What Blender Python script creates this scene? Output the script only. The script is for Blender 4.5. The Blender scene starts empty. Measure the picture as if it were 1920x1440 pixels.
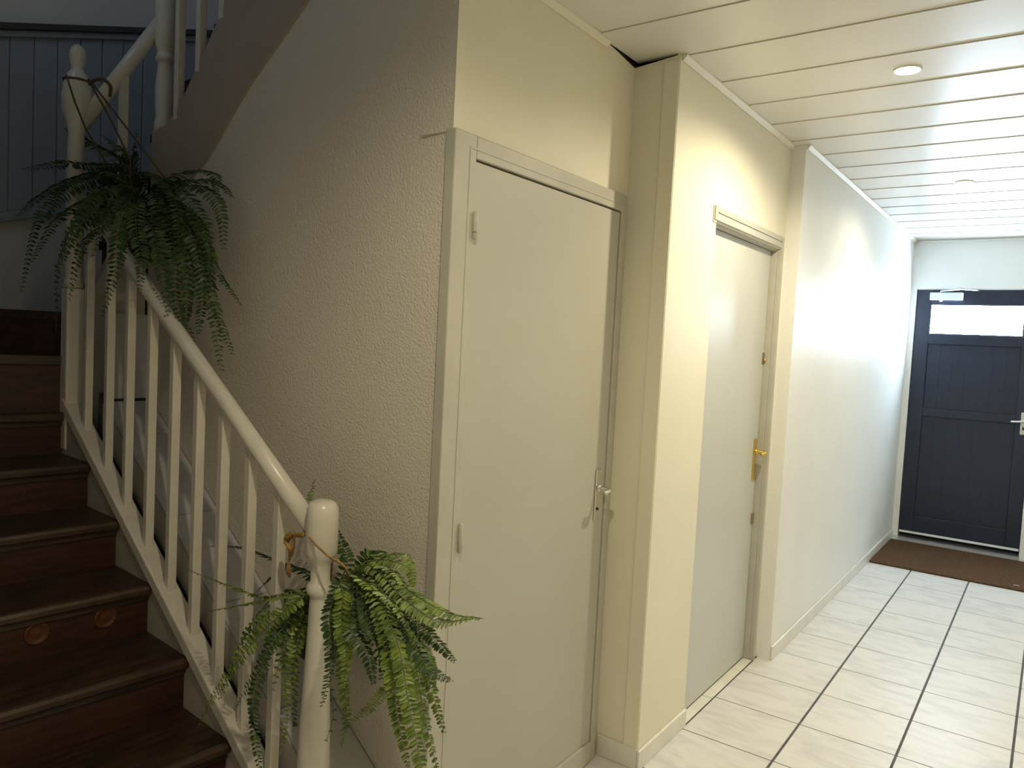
import bpy, bmesh, math, random
from mathutils import Vector, Matrix
random.seed(7)
scn = bpy.context.scene
col = scn.collection

# ------------------------------------------------------------------ camera
CAM = Vector((0.7584, -2.8547, 1.5211))
YAW, PIT, ROL, FPX = -0.6216, -0.0569, 0.0509, 1423.15
def cam_axes():
    f = Vector((math.sin(YAW)*math.cos(PIT), math.cos(YAW)*math.cos(PIT), math.sin(PIT)))
    r = Vector((math.cos(YAW), -math.sin(YAW), 0)); u = r.cross(f)
    r2 = r*math.cos(ROL)+u*math.sin(ROL); u2 = -r*math.sin(ROL)+u*math.cos(ROL)
    return r2, u2, f
CR, CU, CF = cam_axes()
cd = bpy.data.cameras.new('camera'); cam = bpy.data.objects.new('camera', cd); col.objects.link(cam)
m3 = Matrix((CR, CU, -CF)).transposed()
cam.matrix_world = Matrix.Translation(CAM) @ m3.to_4x4()
cd.sensor_width = 36; cd.lens = FPX/1920*36; cd.clip_start = 0.02
scn.camera = cam

# ------------------------------------------------------------------ world and exposure
w = bpy.data.worlds.new('world'); scn.world = w; w.use_nodes = True
w.node_tree.nodes['Background'].inputs[0].default_value = (0.55, 0.7, 1, 1)
w.node_tree.nodes['Background'].inputs[1].default_value = 0.0
scn.view_settings.view_transform = 'Standard'; scn.view_settings.look = 'None'
scn.view_settings.gamma = 1; scn.view_settings.use_curve_mapping = False
scn.view_settings.exposure = 0.22
SPOT_POWER = 19.0
SPOT_COL = (1.0, 0.85, 0.585)
PANE_STRENGTH = 60.0
ASSUMED_UPSTAIRS_DAYLIGHT = 1.4  # glow of the assumed stairwell window
PANE_COL = (0.66, 0.82, 1.0)
SPOTS = [(0.257, 0.109, 1.0), (0.257, -2.2, 0.68), (0.257, 2.07, 0.36)]  # first lamp is visible, other two assumed from how the light falls

# ------------------------------------------------------------------ materials
def lin(c): return tuple(((x/12.92) if x <= .04045 else ((x+.055)/1.055)**2.4) for x in c)
def mat(name, c, rough=.5, metal=0, var=0., vscale=6., bump=0., bscale=80., bdist=.002, spec=.5, coat=0., c2=None, stretch=None, obj_rand=0., detail=3., emit=None):
    m = bpy.data.materials.new(name); m.use_nodes = True
    nt = m.node_tree; b = nt.nodes['Principled BSDF']; L = nt.links
    b.inputs['Base Color'].default_value = (*c, 1); b.inputs['Roughness'].default_value = rough
    b.inputs['Metallic'].default_value = metal; b.inputs['Specular IOR Level'].default_value = spec
    b.inputs['Coat Weight'].default_value = coat; b.inputs['Coat Roughness'].default_value = .12
    tc = nt.nodes.new('ShaderNodeTexCoord'); src = tc.outputs['Object']
    if stretch:
        mp = nt.nodes.new('ShaderNodeMapping'); mp.inputs['Scale'].default_value = stretch
        L.new(src, mp.inputs['Vector']); src = mp.outputs['Vector']
    if obj_rand:
        oi = nt.nodes.new('ShaderNodeObjectInfo'); mu = nt.nodes.new('ShaderNodeMath'); mu.operation = 'MULTIPLY'
        mu.inputs[1].default_value = 37.; L.new(oi.outputs['Random'], mu.inputs[0])
        va = nt.nodes.new('ShaderNodeVectorMath'); va.operation = 'ADD'
        L.new(src, va.inputs[0]); L.new(mu.outputs[0], va.inputs[1]); src = va.outputs[0]
    if var or c2:
        n = nt.nodes.new('ShaderNodeTexNoise'); n.inputs['Scale'].default_value = vscale; n.inputs['Detail'].default_value = detail
        L.new(src, n.inputs['Vector'])
        rp = nt.nodes.new('ShaderNodeValToRGB')
        d = c2 if c2 else tuple(max(0, x*(1-var)) for x in c)
        rp.color_ramp.elements[0].position = .35; rp.color_ramp.elements[1].position = .65
        rp.color_ramp.elements[0].color = (*d, 1); rp.color_ramp.elements[1].color = (*c, 1)
        L.new(n.outputs['Fac'], rp.inputs['Fac']); L.new(rp.outputs['Color'], b.inputs['Base Color'])
    if bump:
        n2 = nt.nodes.new('ShaderNodeTexNoise'); n2.inputs['Scale'].default_value = bscale; n2.inputs['Detail'].default_value = 2
        L.new(src, n2.inputs['Vector'])
        bp = nt.nodes.new('ShaderNodeBump'); bp.inputs['Strength'].default_value = bump; bp.inputs['Distance'].default_value = bdist
        L.new(n2.outputs['Fac'], bp.inputs['Height']); L.new(bp.outputs['Normal'], b.inputs['Normal'])
    if emit:
        b.inputs['Emission Color'].default_value = (*emit[0], 1); b.inputs['Emission Strength'].default_value = emit[1]
    return m
M = {}
M['stairwall'] = mat('textured_plaster', (.76,.71,.62), .5, bump=.7, bscale=140, bdist=.005, var=.05, vscale=2)
M['cream'] = mat('cream_paint', (.82,.79,.66), .5, bump=.15, bscale=60, bdist=.002, var=.03, vscale=3)
M['white_wall'] = mat('satin_white_wall', (.86,.87,.85), .48, bump=.3, bscale=55, bdist=.003, var=.03, vscale=3)
M['plain'] = mat('dim_plaster', (.70,.69,.67), .7, bump=.2, bscale=60)
M['ceil'] = mat('white_ceiling_lining', (.80,.79,.74), .32, var=.02, vscale=3)
M['void'] = mat('dark_void', (.03,.028,.025), .9)
M['doorgrey'] = mat('grey_door_paint', (.49,.485,.43), .42, var=.04, vscale=2.5, bump=.05, bscale=30)
M['doorgrey2'] = mat('grey_satin_door', (.58,.60,.58), .33, var=.03, vscale=2.5, bump=.05, bscale=40)
M['frame'] = mat('grey_frame_paint', (.50,.49,.43), .4, var=.08, vscale=9)
M['skirt'] = mat('white_skirting', (.80,.79,.72), .35, var=.10, vscale=7)
M['white'] = mat('white_gloss_paint', (.70,.67,.59), .28, var=.08, vscale=14, bump=.1, bscale=30)
M['trim'] = mat('white_trim', (.85,.84,.80), .35)
M['grout'] = mat('grey_grout', (.12,.12,.13), .8, var=.3, vscale=20)
M['navy'] = mat('navy_door_paint', (.013,.022,.046), .42, var=.25, vscale=8, bump=.15, bscale=40)
M['alu'] = mat('aluminium', (.72,.74,.76), .3, metal=.9)
M['chrome'] = mat('chrome', (.72,.70,.66), .18, metal=1)
M['brass'] = mat('brass', (.75,.55,.14), .25, metal=1)
M['dull_brass'] = mat('worn_brass', (.36,.28,.16), .4, metal=.8)
M['plastic'] = mat('white_plastic', (.80,.84,.88), .4)
M['mat'] = mat('brown_coir', (.13,.062,.020), .95, c2=(.065,.032,.012), vscale=60, bump=1, bscale=260, bdist=.006)
M['tread'] = mat('dark_worn_wood', (.050,.027,.013), .42, c2=(.018,.010,.006), vscale=5, stretch=(14,1.3,14), bump=.25, bscale=9, obj_rand=1)
M['riser'] = mat('red_brown_wood', (.050,.014,.005), .55, c2=(.020,.006,.003), vscale=4, stretch=(12,1.2,12), obj_rand=1)
M['nosing'] = mat('worn_nosing_edge', (.065,.038,.019), .42, c2=(.03,.016,.008), vscale=9, obj_rand=1)
M['ring'] = mat('amber_stud', (.085,.027,.008), .5)
M['ledge'] = mat('shaded_ledge_tile', (.55,.55,.58), .3, var=.12, vscale=5, detail=6, obj_rand=1)  # white veined tile in a darker copy, shade of the well put into the colour
M['string'] = mat('dull_white_string', (.48,.45,.40), .5, var=.15, vscale=7)
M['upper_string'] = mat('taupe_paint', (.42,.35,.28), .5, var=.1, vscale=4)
M['wains'] = mat('blue_grey_panelling', (.33,.37,.43), .45, var=.06, vscale=5)
M['cap'] = mat('dark_rail', (.06,.055,.05), .5)
M['pot'] = mat('dark_green_pot', (.010,.016,.009), .45)
M['soil'] = mat('dark_moss', (.014,.018,.008), .95, bump=1, bscale=90, bdist=.01)
M['rope'] = mat('straw_rope', (.42,.24,.07), .8, var=.4, vscale=60)
M['cord'] = mat('brown_cord', (.10,.065,.03), .8)
M['stem'] = mat('fern_stem', (.10,.12,.03), .6)
def leafmat(name, a, b_):
    m = mat(name, a, .42, c2=b_, vscale=16, spec=.4)
    b = m.node_tree.nodes['Principled BSDF']
    b.inputs['Transmission Weight'].default_value = 0
    return m
M['leafA'] = leafmat('fern_leaf', (.22,.30,.05), (.07,.12,.024))
M['leafD'] = leafmat('fern_leaf_deep', (.060,.115,.030), (.022,.05,.016))
# marble tile
def marble():
    m = bpy.data.materials.new('veined_white_tile'); m.use_nodes = True
    nt = m.node_tree; L = nt.links; b = nt.nodes['Principled BSDF']
    tc = nt.nodes.new('ShaderNodeTexCoord'); oi = nt.nodes.new('ShaderNodeObjectInfo')
    mu = nt.nodes.new('ShaderNodeMath'); mu.operation = 'MULTIPLY'; mu.inputs[1].default_value = 53.
    L.new(oi.outputs['Random'], mu.inputs[0])
    va = nt.nodes.new('ShaderNodeVectorMath'); va.operation = 'ADD'
    L.new(tc.outputs['Object'], va.inputs[0]); L.new(mu.outputs[0], va.inputs[1])
    mp = nt.nodes.new('ShaderNodeMapping'); mp.inputs['Rotation'].default_value = (0,0,.9); mp.inputs['Scale'].default_value = (1,2.6,1)
    L.new(va.outputs[0], mp.inputs['Vector'])
    n = nt.nodes.new('ShaderNodeTexNoise'); n.inputs['Scale'].default_value = 4.5; n.inputs['Detail'].default_value = 6; n.inputs['Distortion'].default_value = 1.1
    L.new(mp.outputs[0], n.inputs['Vector'])
    rp = nt.nodes.new('ShaderNodeValToRGB'); e = rp.color_ramp.elements
    e[0].position = .30; e[0].color = (.60,.60,.60,1); e[1].position = .56; e[1].color = (.72,.72,.70,1)
    L.new(n.outputs['Fac'], rp.inputs['Fac']); L.new(rp.outputs[0], b.inputs['Base Color'])
    b.inputs['Roughness'].default_value = .40; b.inputs['Specular IOR Level'].default_value = .3
    return m
M['tile'] = marble()

# ------------------------------------------------------------------ helpers
ID = lambda a, b, c: (a, b, c)
TH = 0.0876; P0 = Vector((-1.088, -1.571, 0))
DU = Vector((-math.cos(TH), math.sin(TH), 0)); DV = Vector((math.sin(TH), math.cos(TH), 0))
def S(u, v, z): return P0 + DU*u + DV*v + Vector((0, 0, z))        # stair frame: u up the lower flight, v towards the stair wall
def link(name, me, m, parent):
    o = bpy.data.objects.new(name, me); col.objects.link(o)
    if m is not None and not me.materials: me.materials.append(M[m])
    if parent is not None: o.parent = parent
    return o
def mesh(name, vs, fs, m, parent=None, smooth=False, bevel=0, T=ID, origin=None):
    pts = [Vector(T(*v)) for v in vs]
    if origin is None:
        lo = [min(p[i] for p in pts) for i in range(3)]; hi = [max(p[i] for p in pts) for i in range(3)]
        origin = Vector(((lo[0]+hi[0])/2, (lo[1]+hi[1])/2, lo[2]))
    origin = Vector(origin)
    me = bpy.data.meshes.new(name); me.from_pydata([p-origin for p in pts], [], fs)
    bm = bmesh.new(); bm.from_mesh(me)
    bmesh.ops.recalc_face_normals(bm, faces=bm.faces)
    bm.to_mesh(me); bm.free()
    if smooth:
        for p in me.polygons: p.use_smooth = True
    o = link(name, me, m, parent)
    pl = parent_origin(parent)
    o.location = origin - pl
    if bevel:
        b = o.modifiers.new('bevel', 'BEVEL'); b.width = bevel; b.segments = 2; b.limit_method = 'ANGLE'
    return o
def parent_origin(p):
    v = Vector((0, 0, 0))
    while p is not None:
        v += p.location; p = p.parent
    return v
BF = [(0,1,2,3),(4,5,6,7),(0,1,5,4),(1,2,6,5),(2,3,7,6),(3,0,4,7)]
def bv(a, b):
    (x0,y0,z0),(x1,y1,z1) = a, b
    return [(x0,y0,z0),(x1,y0,z0),(x1,y1,z0),(x0,y1,z0),(x0,y0,z1),(x1,y0,z1),(x1,y1,z1),(x0,y1,z1)]
def box(name, a, b, m, parent=None, T=ID, bevel=0): return mesh(name, bv(a, b), BF, m, parent, bevel=bevel, T=T)
def boxes(name, lst, m, parent=None, T=ID, bevel=0):
    vs, fs = [], []
    for a, b in lst:
        k = len(vs); vs += bv(a, b); fs += [tuple(i+k for i in f) for f in BF]
    return mesh(name, vs, fs, m, parent, bevel=bevel, T=T)
def prism(name, poly, axis, c0, c1, m, parent=None, T=ID, bevel=0):
    """poly of 2D points extruded along axis 0/1/2 between c0 and c1"""
    def mk(p, c): q = [p[0], p[1]]; q.insert(axis, c); return tuple(q)
    n = len(poly); vs = [mk(p, c0) for p in poly]+[mk(p, c1) for p in poly]
    fs = [tuple(range(n)), tuple(range(n, 2*n))]+[(i, (i+1) % n, n+(i+1) % n, n+i) for i in range(n)]
    return mesh(name, vs, fs, m, parent, bevel=bevel, T=T)
def lathe_v(prof, c, n=24, ax=None):
    """prof = [(r, h)] around axis through c; returns verts, faces"""
    c = Vector(c); az = Vector((0,0,1)) if ax is None else Vector(ax).normalized()
    a1 = az.orthogonal().normalized(); a2 = az.cross(a1)
    vs, fs = [], []
    for r, h in prof:
        for i in range(n):
            t = 2*math.pi*i/n; vs.append(tuple(c+az*h+a1*(r*math.cos(t))+a2*(r*math.sin(t))))
    for j in range(len(prof)-1):
        for i in range(n): fs.append((j*n+i, j*n+(i+1) % n, (j+1)*n+(i+1) % n, (j+1)*n+i))
    fs.append(tuple(range(n))); fs.append(tuple(range((len(prof)-1)*n, len(prof)*n)))
    return vs, fs
def lathe(name, prof, c, m, parent=None, n=24, ax=None, smooth=True):
    vs, fs = lathe_v(prof, c, n, ax); o = mesh(name, vs, fs, m, parent, smooth=False)
    if smooth:
        for p in o.data.polygons: p.use_smooth = len(p.vertices) == 4
    return o
def tube_v(pts, rad, n=8):
    pts = [Vector(p) for p in pts]; vs, fs = [], []; N = len(pts)
    rads = rad if isinstance(rad, (list, tuple)) else [rad]*N
    ref = None
    for i, p in enumerate(pts):
        t = (pts[min(i+1, N-1)]-pts[max(i-1, 0)]).normalized()
        if ref is None: ref = t.orthogonal().normalized()
        ref = (ref - t*ref.dot(t)).normalized(); b = t.cross(ref)
        for k in range(n):
            a = 2*math.pi*k/n; vs.append(tuple(p+ref*(rads[i]*math.cos(a))+b*(rads[i]*math.sin(a))))
    for j in range(N-1):
        for k in range(n): fs.append((j*n+k, j*n+(k+1) % n, (j+1)*n+(k+1) % n, (j+1)*n+k))
    fs.append(tuple(range(n))); fs.append(tuple(range((N-1)*n, N*n)))
    return vs, fs
def tube(name, pts, rad, m, parent=None, n=8):
    vs, fs = tube_v(pts, rad, n); return mesh(name, vs, fs, m, parent, smooth=True)
def spline(pts, n):
    P = [Vector(p) for p in pts]
    P = [P[0]*2-P[1]]+P+[P[-1]*2-P[-2]]; out = []; segs = len(P)-3
    for i in range(n+1):
        t = i/n*segs; k = min(int(t), segs-1); f = t-k; a, b, c, d = P[k:k+4]
        out.append(.5*((2*b)+(c-a)*f+(2*a-5*b+4*c-d)*f*f+(3*b-a-3*c+d)*f**3))
    return out
def empty(name, loc, label=None, cat=None, group=None, kind=None):
    o = bpy.data.objects.new(name, None); col.objects.link(o); o.location = loc; o.empty_display_size = .1
    return tag(o, label, cat, group, kind)
def tag(o, label=None, cat=None, group=None, kind=None):
    for k, v in (('label', label), ('category', cat), ('group', group), ('kind', kind)):
        if v: o[k] = v
    return o
def struct(o, label, cat): return tag(o, label, cat, kind='structure')
def pray(x, y): return CR*((x-960)/FPX) - CU*((y-720)/FPX) + CF
def onV(x, y, v):                                                  # pixel -> point on the plane v = const of the stair frame
    d = pray(x, y); t = (DV.dot(P0)+v-DV.dot(CAM))/DV.dot(d); return CAM+d*t

# ------------------------------------------------------------------ measures (metres)
xB, xC, xD, xR = -0.541, -0.367, -0.297, 1.30
yA, yC, yD, yE, yK = -1.355, -0.389, 0.938, 4.333, -4.3
ZC = 2.53; RISE, GO = 0.164, 0.263; VA = 0.264; UC = -0.5256
TILE = 0.363
def pitch(u): return 2*RISE + u/GO*RISE

# ================================================================== STRUCTURE
# floor with single tiles
fl = struct(box('floor', (-2.6, yK-.1, -.12), (xR+.1, yE+.35, -.004), 'grout'), 'grey grouted hallway floor under the veined white tiles', 'floor')
gx, gy = .010, .0065
tm = {}
cols = [(-.95-.363*3+k*.363, -.95-.363*2+k*.363) for k in range(0)]
xs = [k*TILE for k in range(-7, 5)]; ys = [k*TILE for k in range(-12, 13)]
for xi in xs:
    for yi in ys:
        x0, x1, y0, y1 = xi+gx/2, xi+TILE-gx/2, yi+gy/2, yi+TILE-gy/2
        lim = xC-.045 if y1 < .9 else (xC if y0 < yD else xD)
        if y1 < -1.36: lim = -2.55
        elif y1 < -.42 or (y0 < yC): lim = xB
        x0 = max(x0, lim); x1 = min(x1, xR); y1 = min(y1, yE)
        if y0 < yC < y1 and x0 < xC and x1 > xC: x0 = max(x0, xB)
        if x1-x0 < .03 or y1-y0 < .03: continue
        key = (round(x1-x0, 3), round(y1-y0, 3))
        cx, cy = (x0+x1)/2, (y0+y1)/2
        if key not in tm:
            o = box('tile', (x0, y0, -.012), (x1, y1, 0), 'tile', fl); tm[key] = o.data
        else:
            o = link('tile', tm[key], None, fl); o.location = Vector((cx, cy, -.012))-fl.location

# ceiling: lining boards across the passage
ce = struct(box('ceiling', (xB-.04, yK-.1, ZC+.03), (xR+.1, yE+.1, ZC+.1), 'void'), 'white ceiling lined with wide boards across the passage', 'ceiling')
BW = .3075; cm = {}
k0 = -13
for k in range(k0, 16):
    y0 = -.360+k*BW; y1 = y0+BW-.003
    if y1 > yE: y1 = yE
    if y1-y0 < .02: continue
    xl = xB+.001 if y0 < yC-.02 else (xC-.03 if y0 < yD else xD-.02)
    vs = [(xl,y0,ZC),(xR,y0,ZC),(xR,y1,ZC+.0035),(xl,y1,ZC+.0035),(xl,y0,ZC+.012),(xR,y0,ZC+.012),(xR,y1,ZC+.0155),(xl,y1,ZC+.0155)]
    mesh('ceiling_board', vs, BF, 'ceil', ce)

# left wall with its two jogs
def wallseg(name, lst, m): return boxes(name, lst, m)
t = .12
wl = mesh('wall_left', *(lambda: (
    # door-1 wall strip above + right of the door (top dips in the corner where the lining gapes)
    [(xB,yA,2.05),(xB,-.62,2.05),(xB,yC,2.05),(xB,yA,ZC+.01),(xB,-.62,ZC+.004),(xB,yC,ZC-.020),
     (xB,-.425,0),(xB,yC,0),(xB,-.425,2.05),
     (xC,yC,0),(xC,yC,ZC-.002),
     (xB-t,yA,2.05),(xB-t,-.62,2.05),(xB-t,yC,2.05)],
    [(0,1,4,3),(1,2,5,4),(6,7,2,8),(7,9,10,5,2),(0,1,12,11),(1,2,13,12)]))(), 'cream')
struct(wl, 'cream painted passage wall above the closet door', 'wall')
wl2 = boxes('wall_left', [((xC-.012, yC+.001, 0), (xC, yC+.08, ZC+.01)), ((xC-.15, yC+.08, 0), (xC, .03, ZC+.01)), ((xC-.15, .03, 2.025), (xC, .885, ZC+.01)), ((xC-.15, .885, 0), (xC, yD+.02, ZC+.01))], 'cream')
struct(wl2, 'cream painted wall stretch holding the second flush door', 'wall')
wl3 = box('wall_left', (xD-.2, yD, 0), (xD, yE+.2, ZC+.01), 'white_wall')
struct(wl3, 'glossy white wall stretch leading to the dark entrance door', 'wall')
# end wall around the entrance door
we = boxes('wall_end', [((xD-.2, yE+.001, 0), (-.252, yE+.2, ZC+.01)), ((-.252, yE+.001, 2.128), (.62, yE+.2, ZC+.01)), ((.62, yE+.001, 0), (xR+.1, yE+.2, ZC+.01))], 'white_wall')
struct(we, 'white end wall around the dark entrance door', 'wall')
struct(box('wall_right', (xR, yK, 0), (xR+.1, yE+.2, ZC+.03), 'cream'), 'plain cream wall along the other side of the passage', 'wall')
struct(box('wall_back', (-2.7, yK-.1, 0), (xR+.1, yK, ZC+.03), 'cream'), 'plain wall closing the hall behind the stair foot', 'wall')
# stair wall (under the upper flight) with its raking top
WA_TOP = [(1.22, 1.98), (.98, 2.02), (.747, 2.121), (.602, 2.234), (.467, 2.339), (.25, 2.468), (.138, 2.539), (-.1, 2.70), (UC, 2.98)]
pw = [(UC, 0), (1.22, 0)]+WA_TOP
n = len(pw); vs = [(u, VA, z) for u, z in pw]+[(u, VA+.1 if u > UC+.01 else VA+.001, z) for u, z in pw]
wa = mesh('wall_stair', vs, [tuple(range(n)), tuple(range(n, 2*n))]+[(i, (i+1) % n, n+(i+1) % n, n+i) for i in range(n)], 'stairwall', T=S)
struct(wa, 'rough textured plaster wall rising beside the staircase', 'wall')
# stairwell enclosure
UE = 2.2
wend = struct(box('wall_stairwell', (UE, -1.0, 0), (UE+.1, 1.35, 5.0), 'plain', T=S), 'shadowy stairwell end wall with grey panelling', 'wall')
struct(box('wall_stairwell', (-.6, -1.05, 0), (UE+.1, -.97, 5.0), 'plain', T=S), 'plain plaster wall on the open side of the lower flight', 'wall')
struct(box('wall_stairwell', (-.62, -2.9, 0), (-.52, -.97, ZC+.03), 'plain', T=S), 'plain plaster wall beside the stair foot', 'wall')
struct(box('wall_stairwell', (-.38, 1.27, 0), (UE+.1, 1.37, 5.0), 'plain', T=S), 'plain plaster wall behind the upper flight', 'wall')
struct(box('wall_stairwell', (xB-.06, yK, ZC+.03), (xB-.001, -.2, 5.0), 'plain'), 'upper stairwell wall above the passage ceiling', 'wall')
struct(box('ceiling', (-4.2, -4.4, 5.0), (xB, .6, 5.1), 'plain'), 'plain high ceiling over the stairwell', 'ceiling')
struct(box('ceiling', (-2.7, yK, ZC+.03), (xB-.06, -2.75, ZC+.1), 'ceil'), 'plain ceiling beside the stair foot', 'ceiling')

# assumed small window, out of view, added to light the upper stairwell
w1 = empty('assumed_window_1', S(.9, -.97, 3.5), 'small assumed window, out of view, glowing as daylight high in the stairwell wall', 'window', kind='structure')
wg = mat('assumed_daylit_pane', (.8,.85,.9), .2, emit=(PANE_COL, ASSUMED_UPSTAIRS_DAYLIGHT)); M['assumed_pane2'] = wg
for a in (.45, .91): box('assumed_pane', (a, -.968, 3.55), (a+.44, -.962, 4.45), 'assumed_pane2', w1, T=S)
boxes('assumed_window_frame', [((.40, -.968, 3.49), (1.40, -.945, 3.549)), ((.40, -.968, 4.451), (1.40, -.945, 4.51)), ((.40, -.968, 3.55), (.449, -.945, 4.45)), ((1.351, -.968, 3.55), (1.40, -.945, 4.45)), ((.891, -.968, 3.55), (.909, -.945, 4.45))], 'trim', w1, T=S)

# skirtings and trims
BBH = .072
bb = [('baseboard_left', [((xC+.0005, yC-.011, 0), (xC+.011, .03, BBH))], 'low white tile skirting under the cream wall by the second door'),
      ('baseboard_left', [((xD+.0005, yD-.0, 0), (xD+.011, yE-.005, BBH))], 'low white skirting along the glossy white wall'),
      ('baseboard_left', [((xB+.012, yC-.011, 0), (xC, yC-.0005, BBH+.004))], 'short dirty white skirting on the wall jog beside the closet door')]
for nm, l, lab in bb: struct(boxes(nm, l, 'skirt', bevel=.003), lab, 'skirting')
struct(box('trim_1', (-.425, yC-.006, 0), (xC-.0005, yC-.0005, ZC-.02), 'cream', bevel=.002), 'cream boxed strip on the wall jog', 'trim')
# ceiling beads
def bead(nm, x, y0, y1, lab, dip=0):
    vs = [(x,y0,ZC-.020),(x+.004,y0,ZC-.020),(x+.018,y0,ZC-.004),(x+.018,y0,ZC+.002),(x,y0,ZC+.002)]
    vs += [(a, y1, c-dip) for a, _, c in vs]
    fs = [(0,1,2,3,4),(5,6,7,8,9)]+[(i,(i+1)%5,5+(i+1)%5,5+i) for i in range(5)]
    struct(mesh(nm, vs, fs, 'cream'), lab, 'trim')
bead('trim_2', xB+.001, yA, -.60, 'slim white ceiling bead above the closet door')
bead('trim_3', xC+.001, yC+.01, yD, 'slim white ceiling bead above the second door')
bead('trim_4', xD+.001, yD+.01, yE, 'slim white ceiling bead along the glossy wall')
struct(box('trim_5', (xD+.02, yE-.018, ZC-.02), (xR, yE-.0005, ZC-.001), 'trim'), 'slim white ceiling bead over the entrance door', 'trim')

# ------------------------------------------------------------------ door 1: closet door
def handle(parent, T, plate_h0, plate_h1, z, m, lever, wd=.034):
    """T maps (along, out, z)"""
    pl = box('handle_plate', (-wd/2, 0, plate_h0), (wd/2, .006, plate_h1), m, parent, T=T, bevel=.003)
    pts = [T(0,.004,z), T(0,.045,z), T(lever*.02,.055,z), T(lever*.11,.052,z-.006)]
    tube('lever', spline(pts, 14), [.009]*5+[.0085]*10, m, parent, 10)
    vs, fs = lathe_v([(.012,0),(.014,.006),(.010,.012)], T(0,.005,z), 16, Vector(T(0,1,0))-Vector(T(0,0,0)))
    mesh('rose', vs, fs, m, parent, smooth=True)
    return pl
d1 = empty('door_1', (xB, -.9, 0), 'pale grey flush closet door beside the textured stair wall', 'door', kind='structure')
fx0, fx1 = xB-.016, xB+.018
fr = boxes('door_frame', [((fx0, -1.366, 0), (fx1, -1.277, 2.054)), ((fx0, -1.277, 1.994), (fx1, -.456, 2.054)), ((fx0, -.456, 0), (fx1, -.421, 2.054))], 'frame', d1, bevel=.003)
box('frame_bead', (fx1, -1.277-.028, 0), (fx1+.0015, -1.277-.022, 2.02), 'frame', fr)
box('frame_bead', (fx1, -1.30, 2.016), (fx1+.0015, -.43, 2.021), 'frame', fr)
lf = box('door_leaf', (xB-.03, -1.2745, .012), (xB+.012, -.4595, 1.989), 'doorgrey', d1, bevel=.002)
box('gap_backing', (xB-.06, -1.29, .0), (xB-.032, -.44, 2.02), 'void', d1)
box('kick_board', (xB+.0121, -1.27, .004), (xB+.022, -.463, .078), 'doorgrey', d1, bevel=.002)
for z0, z1 in ((1.782, 1.856), (.940, 1.022)):
    vs, fs = lathe_v([(.004,0),(.0065,.003),(.0065,z1-z0-.003),(.004,z1-z0)], (xB+.022, -1.2755, z0), 12)
    h = mesh('hinge', vs, fs, 'frame', d1, smooth=True)
vs, fs = lathe_v([(.0067,0),(.0067,.004)], (xB+.022, -1.2755, 1.80), 12); mesh('hinge_washer', vs, fs, 'dull_brass', d1)
handle(d1, lambda a, o, z: (xB+.012+o, -.512+a, z), .905, 1.085, 1.018, 'chrome', -.35)
vs, fs = lathe_v([(.005,0),(.005,.003)], (xB+.0185,-.512,.945), 10, (1,0,0)); mesh('keyhole', vs, fs, 'void', d1)

# ------------------------------------------------------------------ door 2: recessed flush door
d2 = empty('door_2', (xC, .45, 0), 'pale grey recessed flush door with brass handle', 'door', kind='structure')
lx = xC-.042
box('door_leaf', (lx-.04, .03, .006), (lx, .866, 2.016), 'doorgrey2', d2, bevel=.002)
boxes('door_frame', [((lx-.04, .869, 0), (xC-.012, .886, 2.085)), ((xC-.012, .872, 0), (xC+.010, .899, 2.085)), ((xC-.012, .0, 2.030), (xC+.008, .8715, 2.085)), ((xC-.03, -.008, 2.02), (xC+.004, .03, 2.0845))], 'frame', d2, bevel=.002)
boxes('frame_bead', [((xC+.008, .03, 2.060), (xC+.012, .87, 2.064)), ((lx+.001, .035, 2.0165), (xC-.013, .868, 2.030))], 'frame', d2)
box('gap_backing', (lx-.06, .03, 0), (lx-.041, .885, 2.03), 'void', d2)
handle(d2, lambda a, o, z: (lx+o, .826+a, z), .905, 1.108, 1.045, 'brass', -.45, .036)
box('lock_plate', (lx, .845, 1.47), (lx+.005, .8655, 1.525), 'dull_brass', d2, bevel=.002)
vs, fs = lathe_v([(.006,0),(.008,.006),(.004,.012)], (lx+.004, .858, 1.49), 12, (1,0,0)); mesh('lock_barrel', vs, fs, 'brass', d2, smooth=True)
box('lower_latch', (lx, .842, .685), (lx+.008, .8655, .735), 'dull_brass', d2, bevel=.003)
st = empty('threshold_strip', (xC-.02, .45, 0), 'narrow white tile strip along the foot of the second door', 'threshold')
for a, b in ((.035, .33), (.334, .70), (.704, .865)):
    box('tile_strip', (lx+.001, a, -.0005), (xC+.004, b, .004), 'skirt', st, bevel=.001)

# ------------------------------------------------------------------ door 3: entrance door
d3 = empty('door_3', (.18, yE, 0), 'dark navy panelled entrance door with bright top light', 'door', kind='structure')
DX0, DX1, DZ0, DZ1 = -.250, .616, .055, 2.122
yf = yE+.02
lfm = [((DX0, yf, DZ0), (-.142, yf+.045, DZ1)), ((.516, yf, DZ0), (DX1, yf+.045, DZ1)), ((-.142, yf, 2.002), (.516, yf+.045, DZ1)),
       ((-.142, yf, 1.672), (.516, yf+.045, 1.756)), ((-.142, yf, 1.065), (.516, yf+.045, 1.135)), ((-.142, yf, DZ0), (.516, yf+.045, .215))]
boxes('door_leaf', lfm, 'navy', d3, bevel=.004)
for z0, z1 in ((1.136, 1.671), (.216, 1.064)):
    pn = box('panel', (-.141, yf+.018, z0), (.515, yf+.028, z1), 'navy', d3)
    for k in range(7):
        a = -.141+k*.0937
        box('panel_board', (a+.0004, yf+.0145, z0+.002), (a+.0933, yf+.0179, z1-.002), 'navy', pn)
glass = bpy.data.materials.new('daylit_frosted_glass'); glass.use_nodes = True
gb = glass.node_tree.nodes['Principled BSDF']; gb.inputs['Base Color'].default_value = (.8,.85,.9,1); gb.inputs['Roughness'].default_value = .2
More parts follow.
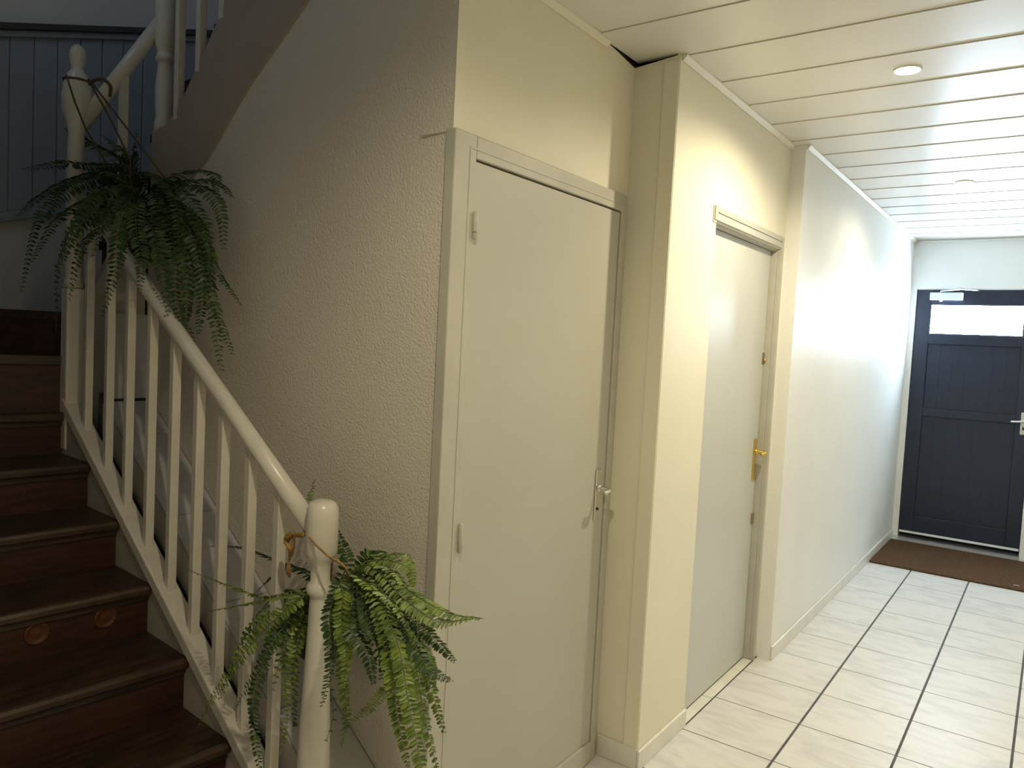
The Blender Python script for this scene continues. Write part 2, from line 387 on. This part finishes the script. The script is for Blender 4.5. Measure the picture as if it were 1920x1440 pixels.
gb.inputs['Emission Color'].default_value = (*PANE_COL, 1); gb.inputs['Emission Strength'].default_value = PANE_STRENGTH
M['glass'] = glass
box('glass_pane', (-.142, yf+.02, 1.756), (.516, yf+.026, 2.002), 'glass', d3)
boxes('glazing_bead', [((-.142, yf+.004, 1.756), (.516, yf+.019, 1.762)), ((-.142, yf+.004, 1.996), (.516, yf+.019, 2.002)), ((-.142, yf+.004, 1.762), (-.136, yf+.019, 1.996)), ((.510, yf+.004, 1.762), (.516, yf+.019, 1.996))], 'navy', d3)
box('weather_bar', (DX0+.005, yf-.012, .060), (DX1-.004, yf-.0005, .078), 'plastic', d3, bevel=.003)
prism('door_sill', [(yE-.10, 0), (yE+.11, 0), (yE+.11, .032), (yE-.02, .026), (yE-.10, .010)], 0, xD+.012, .62, 'alu', d3)
boxes('door_frame', [((.6175, yE-.012, 0), (.668, yE+.06, 2.14)), ((-.252, yE+.02, 2.1225), (.617, yE+.06, 2.128))], 'trim', d3, bevel=.003)
box('outside_board', (-.29, yE+.085, 0), (.66, yE+.1, 2.2), 'void', d3)
cb = box('closer_body', (-.150, yf-.045, 2.038), (.088, yf-.0005, 2.098), 'plastic', d3, bevel=.004)
tube('closer_arm', [(-.075,yf-.022,2.099),(-.075,yf-.022,2.112),(.05,yf-.10,2.118),(.07,yf-.11,2.120)], .007, 'alu', d3)
tube('closer_arm', [(.06,yf-.11,2.126),(.17,yf-.022,2.122),(.20,yf-.002,2.118)], .009, 'alu', d3)
vs, fs = lathe_v([(.012,0),(.012,.008),(.006,.012)], (-.07,yf-.022,2.026), 12); mesh('closer_cap', vs, fs, 'plastic', d3)
handle(d3, lambda a, o, z: (.570+a, yf-o, z), .985, 1.16, 1.090, 'alu', -.75, .04)
box('cylinder_slot', (.564, yf-.0075, 1.02), (.576, yf-.006, 1.045), 'void', d3)

# ------------------------------------------------------------------ door mat
dm = empty('door_mat', (.3, 3.75, 0), 'brown coir mat in front of the entrance door', 'mat')
box('mat_pile', (xD+.014, 3.305, .0005), (1.02, yE-.112, .014), 'mat', dm, bevel=.004)
lm = mesh('paper_scrap', [(.620,3.40,.0148),(.655,3.405,.0155),(.65,3.415,.0158),(.622,3.412,.0148)], [(0,1,2,3)], 'trim')
tag(lm, 'tiny pale paper scrap lying on the brown mat', 'scrap')

# ------------------------------------------------------------------ ceiling spotlights
def spotlight(x, y, power, label):
    e = empty('ceiling_spotlight', (x, y, ZC), label, 'spotlight', 'recessed ceiling spotlights')
    lathe('trim_ring', [(.046,.004),(.046,-.002),(.043,-.004),(.040,-.003),(.040,.004)], (x,y,ZC), 'trim', e)
    lm = mat('lamp_lens', (1,1,1), .4, emit=((1,.95,.84), 60)); M['lens'] = lm
    lathe('lens', [(.0395,-.001),(.034,-.0035),(.012,-.005)], (x,y,ZC), 'lens', e)
    l = bpy.data.lights.new('spot_lamp', 'SPOT'); l.energy = SPOT_POWER*4*power; l.color = SPOT_COL; l.spot_size = math.radians(165); l.spot_blend = .6; l.shadow_soft_size = .03
    lo = bpy.data.objects.new('spot_lamp', l); col.objects.link(lo); lo.location = (0,0,-.012); lo.parent = e
for i, (x, y, pw_) in enumerate(SPOTS):  # lamps after the first are assumed, added for the light they give
    spotlight(x, y, pw_, 'small round recessed spotlight glowing in the lined ceiling' if i == 0 else 'assumed recessed spotlight, out of view, in the hall ceiling near the stair foot' if i == 1 else 'assumed recessed spotlight in the ceiling nearest the entrance door')

# ================================================================== STAIRCASE
stc = empty('staircase', S(0, -.4, 0), 'dark wooden staircase with red-brown risers rising beside the white balustrade', 'staircase')
VW = -.95
for k in range(-1, 6):                      # straight steps; k = 0 is the second step up
    u0 = k*GO; z = (k+2)*RISE
    box('riser', (u0+.028, VW, z-RISE), (u0+.045, -.001, z-.034), 'riser', stc, T=S)
    td = box('tread', (u0+.012, VW, z-.034), (u0+GO+.044, -.001, z), 'tread', stc, T=S)
    poly = [(u0+.012, z-.0345), (u0+.006, z-.0335), (u0, z-.026), (u0-.001, z-.012), (u0+.004, z-.003), (u0+.012, z+.0003)]
    prism('nosing', [(a, c) for a, c in poly], 1, VW, -.0015, 'nosing', stc, T=S)
    box('cove_strip', (u0+.018, VW, z-.052), (u0+.0275, -.0015, z-.0347), 'tread', stc, T=S)
    if k == 2:
        for v, zz in ((-.329, .572), (-.134, .573)):
            c = S(u0+.028, v, zz)
            prof = [(.036,0),(.036,.003),(.031,.006),(.026,.003),(.024,.0015),(.012,.003),(.004,.004)]
            rg = lathe('stud', prof, c, 'ring', stc, ax=-DU)
# winders round the turning newel
WP = (1.34, .12); UW = UE-.014
WZ = [1.370, 1.545, 1.690, 1.838, 1.984, 2.132]; WANG = [6, 48, 106, 128, 150, 168, 180]
def hit(phi):
    du, dv = math.sin(phi), -math.cos(phi); ts = []
    if du > 1e-6: ts.append((UW-WP[0])/du)
    if dv < -1e-6: ts.append((VW-WP[1])/dv)
    if dv > 1e-6: ts.append((1.25-WP[1])/dv)
    t_ = min(ts); return (WP[0]+du*t_, WP[1]+dv*t_)
corners = [(math.atan2(UW-WP[0], -(VW-WP[1])), (UW, VW)), (math.pi-math.atan2(UW-WP[0], 1.25-WP[1]), (UW, 1.25))]
for k in range(6, 12):
    a0, a1 = math.radians(WANG[k-6]), math.radians(WANG[k-5])
    z = WZ[k-6]; zp = WZ[k-7] if k > 6 else 7*RISE
    pl = [WP, hit(a0)]+[c for a, c in corners if a0 < a < a1]+[hit(a1)]
    prism('winder_tread', pl, 2, z-.034, z, 'tread', stc, T=S)
    h = hit(a0); nx, nv = math.cos(a0)*.012, math.sin(a0)*.012
    pl2 = [(WP[0]+nx, WP[1]+nv), (h[0]+nx, h[1]+nv), (h[0]+2*nx, h[1]+2*nv), (WP[0]+2*nx, WP[1]+2*nv)]
    prism('winder_riser', pl2, 2, zp, z-.034, 'riser', stc, T=S)
# closed string under the balustrade
UN0, UN1 = -.372, 1.335
poly = [(UN0, 0), (UN1+.03, 0), (UN1+.03, pitch(UN1)+.02), (UN0, max(.05, pitch(UN0)+.02))]
prism('string_board', poly, 1, .0, .055, 'string', stc, T=S)
# upper flight behind the stair wall
upf = empty('upper_stair_flight', S(.7, .6, 1.9), 'upper stair flight with broad taupe string climbing above the textured wall', 'staircase')
band = [(1.20, 1.96), (.98, 2.015), (.747, 2.121), (.602, 2.234), (.467, 2.339), (.25, 2.468), (.138, 2.539), (-.1, 2.70), (-.45, 2.93), (-.45, 3.62), (.3, 2.96), (.679, 2.618), (.827, 2.48), (.986, 2.341), (1.08, 2.295), (1.20, 2.288)]
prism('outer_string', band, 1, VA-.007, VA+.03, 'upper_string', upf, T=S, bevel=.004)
for k in range(12, 18):
    u1 = 1.30-(k-12)*.255; z = (k+2)*RISE
    box('tread', (u1-.29, VA+.031, z-.034), (u1, 1.25, z), 'tread', upf, T=S)
    box('riser', (u1-.04, VA+.031, z-RISE), (u1-.022, 1.25, z-.034), 'riser', upf, T=S)
# winder string closing the well between the two newels
mesh('winder_string', [(1.30,.07,1.0),(1.215,VA-.01,1.0),(1.215,VA-.01,2.08),(1.30,.07,1.60),(1.34,.07,1.0),(1.255,VA-.01,1.0),(1.255,VA-.01,2.08),(1.34,.07,1.60)], BF, 'string', stc, T=S)
# sloping tiled ledge in the well
led = empty('tiled_ledge', S(.3, .18, .1), 'sloping ledge of veined white tiles between balustrade and stair wall', 'ledge')
LO = .158
poly = [(UC+.019, 0), (1.22, 0), (1.22, pitch(1.22)+LO-.012), (UC+.019, pitch(UC+.019)+LO-.012)]
prism('ledge_core', poly, 1, .085, VA-.001, 'grout', led, T=S)
js = [UC+.019, -.092, .255, .600, .975, 1.155]
for a, b in zip(js[:-1], js[1:]):
    a += .003; b -= .003
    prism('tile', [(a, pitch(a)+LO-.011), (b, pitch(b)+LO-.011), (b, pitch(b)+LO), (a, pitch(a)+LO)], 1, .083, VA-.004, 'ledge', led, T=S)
prism('tile_edge', [(js[0], pitch(js[0])+.02), (1.16, pitch(1.16)+.02), (1.16, pitch(1.16)+LO-.013), (js[0], pitch(js[0])+LO-.013)], 1, .078, .0845, 'string', led, T=S)
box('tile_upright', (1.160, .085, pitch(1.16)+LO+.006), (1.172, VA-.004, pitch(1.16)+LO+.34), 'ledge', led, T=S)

# ================================================================== BALUSTRADE
bal = empty('stair_balustrade', S(UN0, .04, 0), 'white painted balustrade with round handrail and turned newels beside the dark steps', 'balustrade')
VB = .028
sh = lambda u: pitch(u)+.02
prism('shoe_rail', [(UN0+.05, sh(UN0+.05)-.02), (UN1, sh(UN1)-.02), (UN1, sh(UN1)+.028), (UN0+.05, sh(UN0+.05)+.028)], 1, -.010, .056, 'white', bal, T=S, bevel=.005)
HR = .884
tube('handrail', [S(u, VB, pitch(u)+HR) for u in (UN0+.03, .1, .6, 1.0, UN1-.03)], .0245, 'white', bal, 20)
for u in (1.172, .975, .803, .628, .459, .296, .142, -.012, -.165):
    b = .0140
    vs = [(u-b, VB-b, sh(u-b)+.015), (u+b, VB-b, sh(u+b)+.015), (u+b, VB+b, sh(u+b)+.015), (u-b, VB+b, sh(u-b)+.015)]
    vs += [(x, y, pitch(x)+HR-.015) for x, y, _ in vs]
    mesh('baluster', vs, BF, 'white', bal, T=S, bevel=.003)
def newel(u, v, z0, prof, k=1, name='newel_post', parent=bal): return lathe(name, [(a*k, h) for a, h in prof], S(u, v, z0), 'white', parent, n=28)
newel(UN0+.015, VB, 0, [(.062,.0),(.062,.12),(.052,.14),(.060,.16),(.062,.20),(.066,.40),(.063,.50),(.054,.62),(.046,.74),(.041,.83),(.039,.848),(.050,.852),(.055,.860),(.055,.870),(.048,.878),(.040,.884),(.040,.925),(.046,.936),(.060,.950),(.066,.962),(.066,1.055),(.063,1.073),(.053,1.086),(.035,1.092),(.012,1.094)], .62)
# turning newel
tn = box('newel_base', (UN1-.034, VB-.034, 1.0), (UN1+.034, VB+.034, 1.64), 'white', bal, T=S, bevel=.008)
newel(UN1, VB, 0, [(.060,1.641),(.060,1.66),(.052,1.68),(.054,2.05),(.050,2.20),(.047,2.24),(.056,2.27),(.086,2.33),(.090,2.38),(.080,2.43),(.060,2.465),(.040,2.48),(.034,2.49),(.044,2.51),(.050,2.535),(.044,2.56),(.025,2.575),(.008,2.58)], .60)
# winder handrail, baluster and the upper newel
ub = empty('upper_balustrade', S(1.16, .3, 2.2), 'white balustrade of the upper flight with a tall turned newel', 'balustrade')
r0, r1 = S(UN1-.005, VB+.01, 2.27), S(1.175, .285, 2.73)
tube('handrail', [r0, r0.lerp(r1, .5), r1], .028, 'white', ub, 18)
pm = S(1.245, .165, 0)
vs, fs = tube_v([pm+Vector((0,0,1.80)), pm+Vector((0,0,2.50))], .019, 4); mesh('baluster', vs, fs, 'white', ub)
lathe('newel_post', [(a*.62, h) for a, h in [(.060,2.27),(.060,2.32),(.050,2.34),(.056,2.40),(.058,2.47),(.046,2.53),(.044,2.555),(.056,2.562),(.060,2.572),(.052,2.582),(.050,2.60),(.064,2.622),(.066,2.66),(.066,2.95),(.05,2.99),(.02,3.0)]], S(1.165, .29, 0), 'white', ub, n=28)
for u in (1.0, .835, .67, .505, .34):
    zb = 2.30+(1.0-u)*.92
    box('baluster', (u-.015, VA-.009, zb), (u+.015, VA+.021, zb+.95), 'white', ub, T=S, bevel=.003)
tube('handrail', [S(1.15, VA+.01, 2.96), S(.8, VA+.01, 3.28), S(.3, VA+.01, 3.74)], .026, 'white', ub, 18)

# wainscot on the stairwell end wall (boards follow the stair rake)
ws = empty('wainscot', S(UE, .2, 1.0), 'blue-grey vertical board panelling with dark cap rail on the stairwell wall', 'panelling')
rk = lambda v: .30*v
for i in range(22):
    v0 = -.96+i*.1; v1 = v0+.096
    vs = [(UE-.012, v0, 1.99+rk(v0)), (UE-.0005, v0, 1.99+rk(v0)), (UE-.0005, v1, 1.99+rk(v1)), (UE-.012, v1, 1.99+rk(v1))]
    vs += [(a, b, c+.80) for a, b, c in vs]
    mesh('wainscot_board', vs, BF, 'wains', ws, T=S, bevel=.003)
def rake(nm, z0, z1, th, m, parent):
    vs = [(UE-th, -.96, z0+rk(-.96)), (UE-.0005, -.96, z0+rk(-.96)), (UE-.0005, 1.24, z0+rk(1.24)), (UE-th, 1.24, z0+rk(1.24))]
    vs += [(a, b, c+z1-z0) for a, b, c in vs]
    return mesh(nm, vs, BF, m, parent, T=S, bevel=.003)
rake('cap_rail', 2.815, 2.845, .045, 'cap', ws)
rake('cap_moulding', 2.785, 2.8145, .028, 'wains', ws)
rake('base_rail', 1.945, 1.99, .03, 'wains', ws)

# ================================================================== FERNS
BAL_U = (1.172, .975, .803, .628, .459, .296, .142, -.012, -.165)
OBST = [(S(UN0+.015, VB, 0), S(UN0+.015, VB, 1.06), .042), (S(UN1, VB, 1.0), S(UN1, VB, 1.61), .049), (S(UN1, VB, 1.61), S(UN1, VB, 2.27), .037),
        (S(UN1, VB, 2.30), S(UN1, VB, 2.44), .056), (S(UN0+.03, VB, pitch(UN0+.03)+HR), S(UN1-.03, VB, pitch(UN1-.03)+HR), .0255),
        (S(UN0+.06, .023, sh(UN0+.06)+.002), S(UN1-.03, .023, sh(UN1-.03)+.002), .043), (r0, r1, .029), (pm+Vector((0,0,1.8)), pm+Vector((0,0,2.5)), .020)]
OBST += [(S(u, VB, sh(u)), S(u, VB, pitch(u)+HR), .020) for u in BAL_U]
def clear(p, m, tan=None):
    """move a frond point out of the posts, rails, wall and ledge; sideways to the frond where its run is given"""
    p = Vector(p)
    for A, B, rad in OBST:
        ax = (B-A); L2 = ax.length; ax = ax/L2; t_ = (p-A).dot(ax)
        if t_ < -rad or t_ > L2+rad: continue
        q = A+ax*max(0, min(L2, t_)); e = p-q
        if e.length >= rad+m: continue
        if tan is not None:
            sd = ax.cross(tan)
            if sd.length > .35:
                sd.normalize(); g = e.dot(sd); sgn = 1 if g >= 0 else -1
                rest = e-sd*g; h = math.sqrt(max(0, (rad+m)**2-rest.length**2))
                p = q+rest+sd*(sgn*h); continue
        if e.length < 1e-5: e = -DV
        p = q+e.normalized()*(rad+m)
    w = p-P0; u, v, z = w.dot(DU), w.dot(DV), p.z
    if UC-.004 < u < 1.26 and v > VA-.009-m: v = VA-.009-m
    if UC < u < 1.18 and .068 < v: z = max(z, pitch(u)+LO+m)
    lu = 1.30-(v-.07)*.462
    if .05 < v < VA and u > lu-m-.002 and z < 1.62+(v-.07)*2.6: u = lu-m-.002
    return S(u, v, z)
def leaflet(vs, fs, p, d, n, L, W):
    s = d.cross(n).normalized(); k = len(vs)
    up = n*(W*.22)
    for a, b, c in ((0,0,0),(.2,.38,.8),(.55,.5,1),(.86,.32,.7),(1,0,.2),(.86,-.32,.7),(.55,-.5,1),(.2,-.38,.8)):
        vs.append(tuple(clear(p+d*(L*a)+s*(W*b)+up*c-n*(L*a*a*.18), .0012)))
    fs.append((k, k+1, k+2, k+3, k+4)); fs.append((k, k+4, k+5, k+6, k+7))
def frond(parent, pts, leaf, rnd, L=.036, W=.017, gap=.0145, center=None):
    ln = sum((Vector(a)-Vector(b)).length for a, b in zip(pts[:-1], pts[1:]))
    N = max(10, int(ln/gap)); sp = spline(pts, N)
    for it in range(8):
        q = [sp[0], sp[1]]+[clear(sp[i], .004, (sp[min(i+1, N)]-sp[i-1]).normalized()) for i in range(2, N+1)]
        if it < 7 and max((a-b).length for a, b in zip(q, sp)) > .0005:
            q = q[:2]+[q[i]*.6+(q[i-1]+q[i+1])*.2 for i in range(2, N)]+q[N:]
        sp = q
    sp = sp[:2]+[clear(p_, .003) for p_ in sp[2:]]
    st_ = tube('frond', sp, [max(.0006, .0024*(1-i/(N+1))) for i in range(N+1)], 'stem', parent, 4)
    vs, fs = [], []
    roll = rnd.uniform(-.5, .5)
    for i in range(2, N+1):
        t_ = (sp[min(i+1, N)]-sp[i-1]).normalized(); f = i/N
        nrm = Vector((0,0,1))
        if abs(t_.z) > .6 and center is not None:
            o = (sp[i]-center); o.z = 0
            if o.length > .01: nrm = (nrm*.4+o.normalized()+ (CAM-sp[i]).normalized()*.7).normalized()
        nrm = (nrm-t_*nrm.dot(t_)).normalized()
        nrm = Matrix.Rotation(roll, 3, t_) @ nrm
        env = min(1, .45+f*2.2)*(1-max(0, (f-.55)/.45)**1.6*.72)
        for sgn in (-1, 1):
            s = t_.cross(nrm)*sgn
            d = (s+t_*rnd.uniform(.18, .42)+nrm*rnd.uniform(-.18, .18)-Vector((0,0,.12))).normalized()
            n2 = (nrm-d*nrm.dot(d)).normalized(); n2 = Matrix.Rotation(rnd.uniform(-.35,.35), 3, d) @ n2
            leaflet(vs, fs, sp[i]+t_*rnd.uniform(-.003,.003), d, n2, L*env*rnd.uniform(.85,1.1), W*env*rnd.uniform(.85,1.12)*.92+.0008)
    mesh('leaflets', vs, fs, leaf, st_)['kind'] = 'stuff'
def fern(loc, label, R_, H_, seed, fronds, extra, leafs, zr, L, W, gap):
    rnd = random.Random(seed); loc = Vector(loc)
    e = empty('hanging_fern', loc, label, 'fern')
    lathe('pot', [(R_*.66,0),(R_*.70,.004),(R_*.95,H_*.88),(R_*1.03,H_*.89),(R_*1.03,H_),(R_*.92,H_),(R_*.90,H_*.9)], loc, 'pot', e)
    top = loc+Vector((0,0,H_))
    vs, fs = lathe_v([(R_*.915,-.02),(R_*.80,.0),(R_*.45,.018),(.01,.024)], top, 20); mesh('soil', vs, fs, 'soil', e, smooth=True)
    for path in fronds:
        a = rnd.uniform(0, 6.28); base = top+Vector((math.cos(a), math.sin(a), 0))*(R_*rnd.uniform(.1,.5))
        pts = [base]+[onV(x, y, v) for x, y, v in path]
        frond(e, pts, leafs[0] if rnd.random() < .72 else leafs[1], rnd, L, W, gap, loc)
    for (az, ln, up, sag) in extra:
        a = math.radians(az); h = DU*math.cos(a)+DV*math.sin(a)
        base = top+h*(R_*.35)
        pts = [base, base+h*ln*.30+Vector((0,0,up)), base+h*ln*.62+Vector((0,0,up*.6-sag*.3)), base+h*ln*.85+Vector((0,0,-sag))]
        frond(e, pts, leafs[rnd.randrange(2)], rnd, L, W, gap, loc)
    return e, top
# lower fern, hung on the bottom newel
lowF = [
 [(690,1052,.10),(770,1110,.02),(840,1150,-.04),(902,1160,-.08)],
 [(680,1060,.06),(760,1125,-.02),(820,1165,-.06),(878,1162,-.08)],
 [(690,1080,.06),(760,1150,0),(810,1195,-.04),(852,1240,-.06)],
 [(690,1090,.02),(760,1180,-.05),(800,1250,-.08),(845,1277,-.10)],
 [(700,1070,.08),(775,1185,.02),(805,1280,0),(832,1372,0)],
 [(680,1090,0),(740,1190,-.08),(765,1310,-.10),(790,1440,-.10),(800,1500,-.10)],
 [(700,1090,.03),(770,1220,-.02),(795,1340,-.03),(822,1450,-.03)],
 [(690,1110,-.02),(730,1230,-.08),(745,1340,-.09),(765,1440,-.09)],
 [(640,1090,-.03),(618,1150,-.07),(622,1230,-.08),(604,1322,-.08)],
 [(600,1100,.10),(500,1118,-.06),(430,1098,-.07),(352,1068,-.08)],
 [(590,1080,.09),(520,1052,.10),(460,1028,.10),(393,1024,.10)],
 [(600,1110,.10),(520,1120,-.05),(450,1135,-.06),(378,1148,-.07)],
 [(600,1110,.10),(540,1140,-.07),(470,1210,-.09),(410,1290,-.10),(372,1360,-.10)],
 [(600,1120,.10),(520,1190,-.08),(478,1290,-.09),(478,1380,-.09),(490,1460,-.09)],
 [(590,1120,.10),(555,1200,.11),(552,1300,.11),(552,1402,.11)],
 [(600,1030,.15),(575,960,.17),(590,900,.18)],
 [(650,1060,.16),(640,1020,.18),(628,985,.19)],
 [(680,1060,.12),(705,1042,.12),(760,1040,.10),(775,1075,.09)],
 [(690,1065,.10),(720,1050,.08),(765,1065,.06),(775,1100,.05)],
 [(660,1090,.02),(655,1170,-.05),(690,1230,-.08),(700,1280,-.09)],
 [(670,1090,.02),(690,1160,-.05),(720,1210,-.07),(715,1270,-.08)],
 [(640,1110,.10),(640,1240,.13),(650,1340,.14),(640,1400,.15)],
 [(700,1180,.12),(740,1260,.10),(700,1320,.11),(640,1370,.12)],
 [(640,1100,-.04),(640,1170,-.07),(650,1230,-.08),(642,1290,-.08)],
 [(680,1090,.05),(700,1140,.0),(740,1165,-.03),(770,1230,-.05)],
 [(600,1120,.06),(570,1190,.05),(520,1250,.04),(470,1290,.03)],
 [(690,1060,.1),(740,1085,.06),(790,1130,.04),(805,1190,.03)],
 [(665,1075,.14),(690,1040,.15),(715,1035,.15),(740,1060,.14)],
 [(670,1080,.08),(715,1065,.05),(750,1085,.03),(780,1150,.01)],
 [(660,1085,.04),(690,1100,-.02),(735,1130,-.05),(790,1215,-.07)],
 [(700,1100,.06),(750,1170,.03),(800,1230,.02),(815,1290,.02)],
 [(620,1120,.12),(575,1140,.12),(520,1160,.12),(450,1160,.12)],
 [(600,1110,.10),(540,1150,-.05),(490,1240,-.06),(440,1330,-.06)],
 [(590,1110,.10),(545,1170,-.03),(535,1260,-.04),(540,1340,-.04)],
 [(600,1100,.10),(540,1060,.11),(510,1080,.11),(480,1110,.10)],
]
ex = [(a, random.uniform(.20,.30), random.uniform(.02,.07), random.uniform(.10,.26)) for a in (15,60,120,170,200,215,235,250,265,285,300,320,340)]
LP = onV(600, 1225, .155)
f1, top1 = fern(LP, 'green artificial fern tied to the bottom newel beside the closet door', .088, .125, 3, lowF, ex, ('leafA', 'leafD'), 0, .0225, .0100, .0128)
# straw rope tie round the newel, hanging loop and dried bow
c0 = S(UN0+.015, VB, 0)
tube('rope', spline([c0-DV*.0+DU*.043+Vector((0,0,1.035)), onV(580,1006,-.010), onV(612,1040,-.016), onV(652,1076,.0), top1-DU*.07], 20), .003, 'rope', f1, 6)
tube('rope', [c0+Vector((.0,.042,1.03)), top1+Vector((0,.03,.06)), top1+DV*.05], .003, 'rope', f1, 6)
bow = [onV(572,1002,.0), onV(550,1006,-.0), onV(536,1018,.0), onV(545,1030,-.01), onV(534,1012,-.015), onV(552,1000,-.01), onV(546,1035,.0), onV(541,1060,.0), onV(543,1082,.005)]
tube('rope_bow', spline(bow, 40), [.0052+.0022*math.sin(i*.9) for i in range(41)], 'rope', f1, 6)
# upper fern, hung on the turning newel
upF = [
 [(235,320,.10),(180,312,.05),(110,308,0),(42,318,-.03)],
 [(220,330,.06),(150,330,0),(80,365,-.05),(32,405,-.06)],
 [(220,340,.04),(140,350,-.03),(70,420,-.06),(40,545,-.07)],
 [(210,350,.04),(150,400,-.05),(110,490,-.07),(105,620,-.07)],
 [(215,350,.04),(150,380,-.05),(100,420,-.06),(60,490,-.06)],
 [(230,310,.10),(190,280,.08),(150,262,.05),(125,240,.03)],
 [(235,310,.12),(205,285,.12),(165,262,.11),(140,232,.10)],
 [(255,320,.14),(250,290,.15),(256,245,.16)],
 [(245,320,.12),(225,280,.12),(195,255,.1)],
 [(250,380,.02),(222,430,-.05),(215,510,-.06),(192,590,-.06)],
 [(300,350,.16),(350,322,.17),(400,325,.17),(405,360,.17)],
 [(300,350,.14),(350,340,.14),(405,340,.14),(435,368,.14)],
 [(310,360,.14),(370,350,.14),(410,385,.14),(420,465,.14)],
 [(300,370,.13),(365,400,.12),(405,500,.11),(452,572,.10)],
 [(300,380,.12),(360,440,.10),(395,560,.09),(415,692,.09)],
 [(300,370,.13),(375,420,.12),(400,560,.11),(436,662,.11)],
 [(290,390,.10),(325,460,.06),(330,560,.05),(362,655,.05)],
 [(290,390,.10),(345,460,.08),(350,560,.07),(345,620,.07)],
 [(300,390,.12),(350,430,.10),(378,540,.09),(372,625,.09)],
 [(260,380,.04),(255,430,-.02),(265,480,-.03),(262,540,-.03)],
 [(240,370,.03),(190,420,-.04),(150,470,-.06),(130,560,-.06)],
 [(300,360,.15),(340,360,.13),(385,430,.12),(392,540,.12)],
 [(230,340,.06),(180,330,.0),(125,345,-.04),(90,400,-.05)],
 [(270,330,.12),(300,335,.12),(330,380,.08),(335,450,.07)],
 [(240,350,.04),(200,360,-.03),(160,385,-.05),(145,430,-.05)],
 [(260,390,.06),(290,440,.02),(300,500,.01),(318,590,.02)],
]
ex2 = [(a, random.uniform(.24,.36), random.uniform(.03,.10), random.uniform(.08,.26)) for a in (10,40,75,110,150,185,200,220,240,260,275,295,315,335,350)]
UP = onV(283, 490, .155)
f2, top2 = fern(UP, 'dark artificial fern hanging high in the stairwell by the turning newel', .098, .15, 5, upF, ex2, ('leafD', 'leafD'), 0, .034, .0132, .0165)
hook = S(UN1, VB, 2.44)
tube('cord', [onV(124,140,-.06), onV(140,190,-.05), onV(160,240,0), top2+DU*.09], .0035, 'cord', f2, 6)
tube('cord', [onV(165,148,-.04), onV(200,210,.02), onV(245,300,.08), top2-DV*.08], .0035, 'cord', f2, 6)
tube('cord', [onV(168,150,-.04), onV(230,230,.05), onV(312,338,.12), top2-DU*.09], .0035, 'cord', f2, 6)
rg = [hook+Vector((math.cos(a)*.0475, math.sin(a)*.0475, .0)) for a in [i*math.pi*2/20 for i in range(21)]]
tube('cord_tie', rg, .004, 'cord', f2, 6)
tube('curled_tie', spline([onV(168,158,-.05), onV(178,150,-.05), onV(195,150,-.05), onV(207,162,-.04), onV(206,180,-.03)], 24), .006, 'cord', f2, 8)
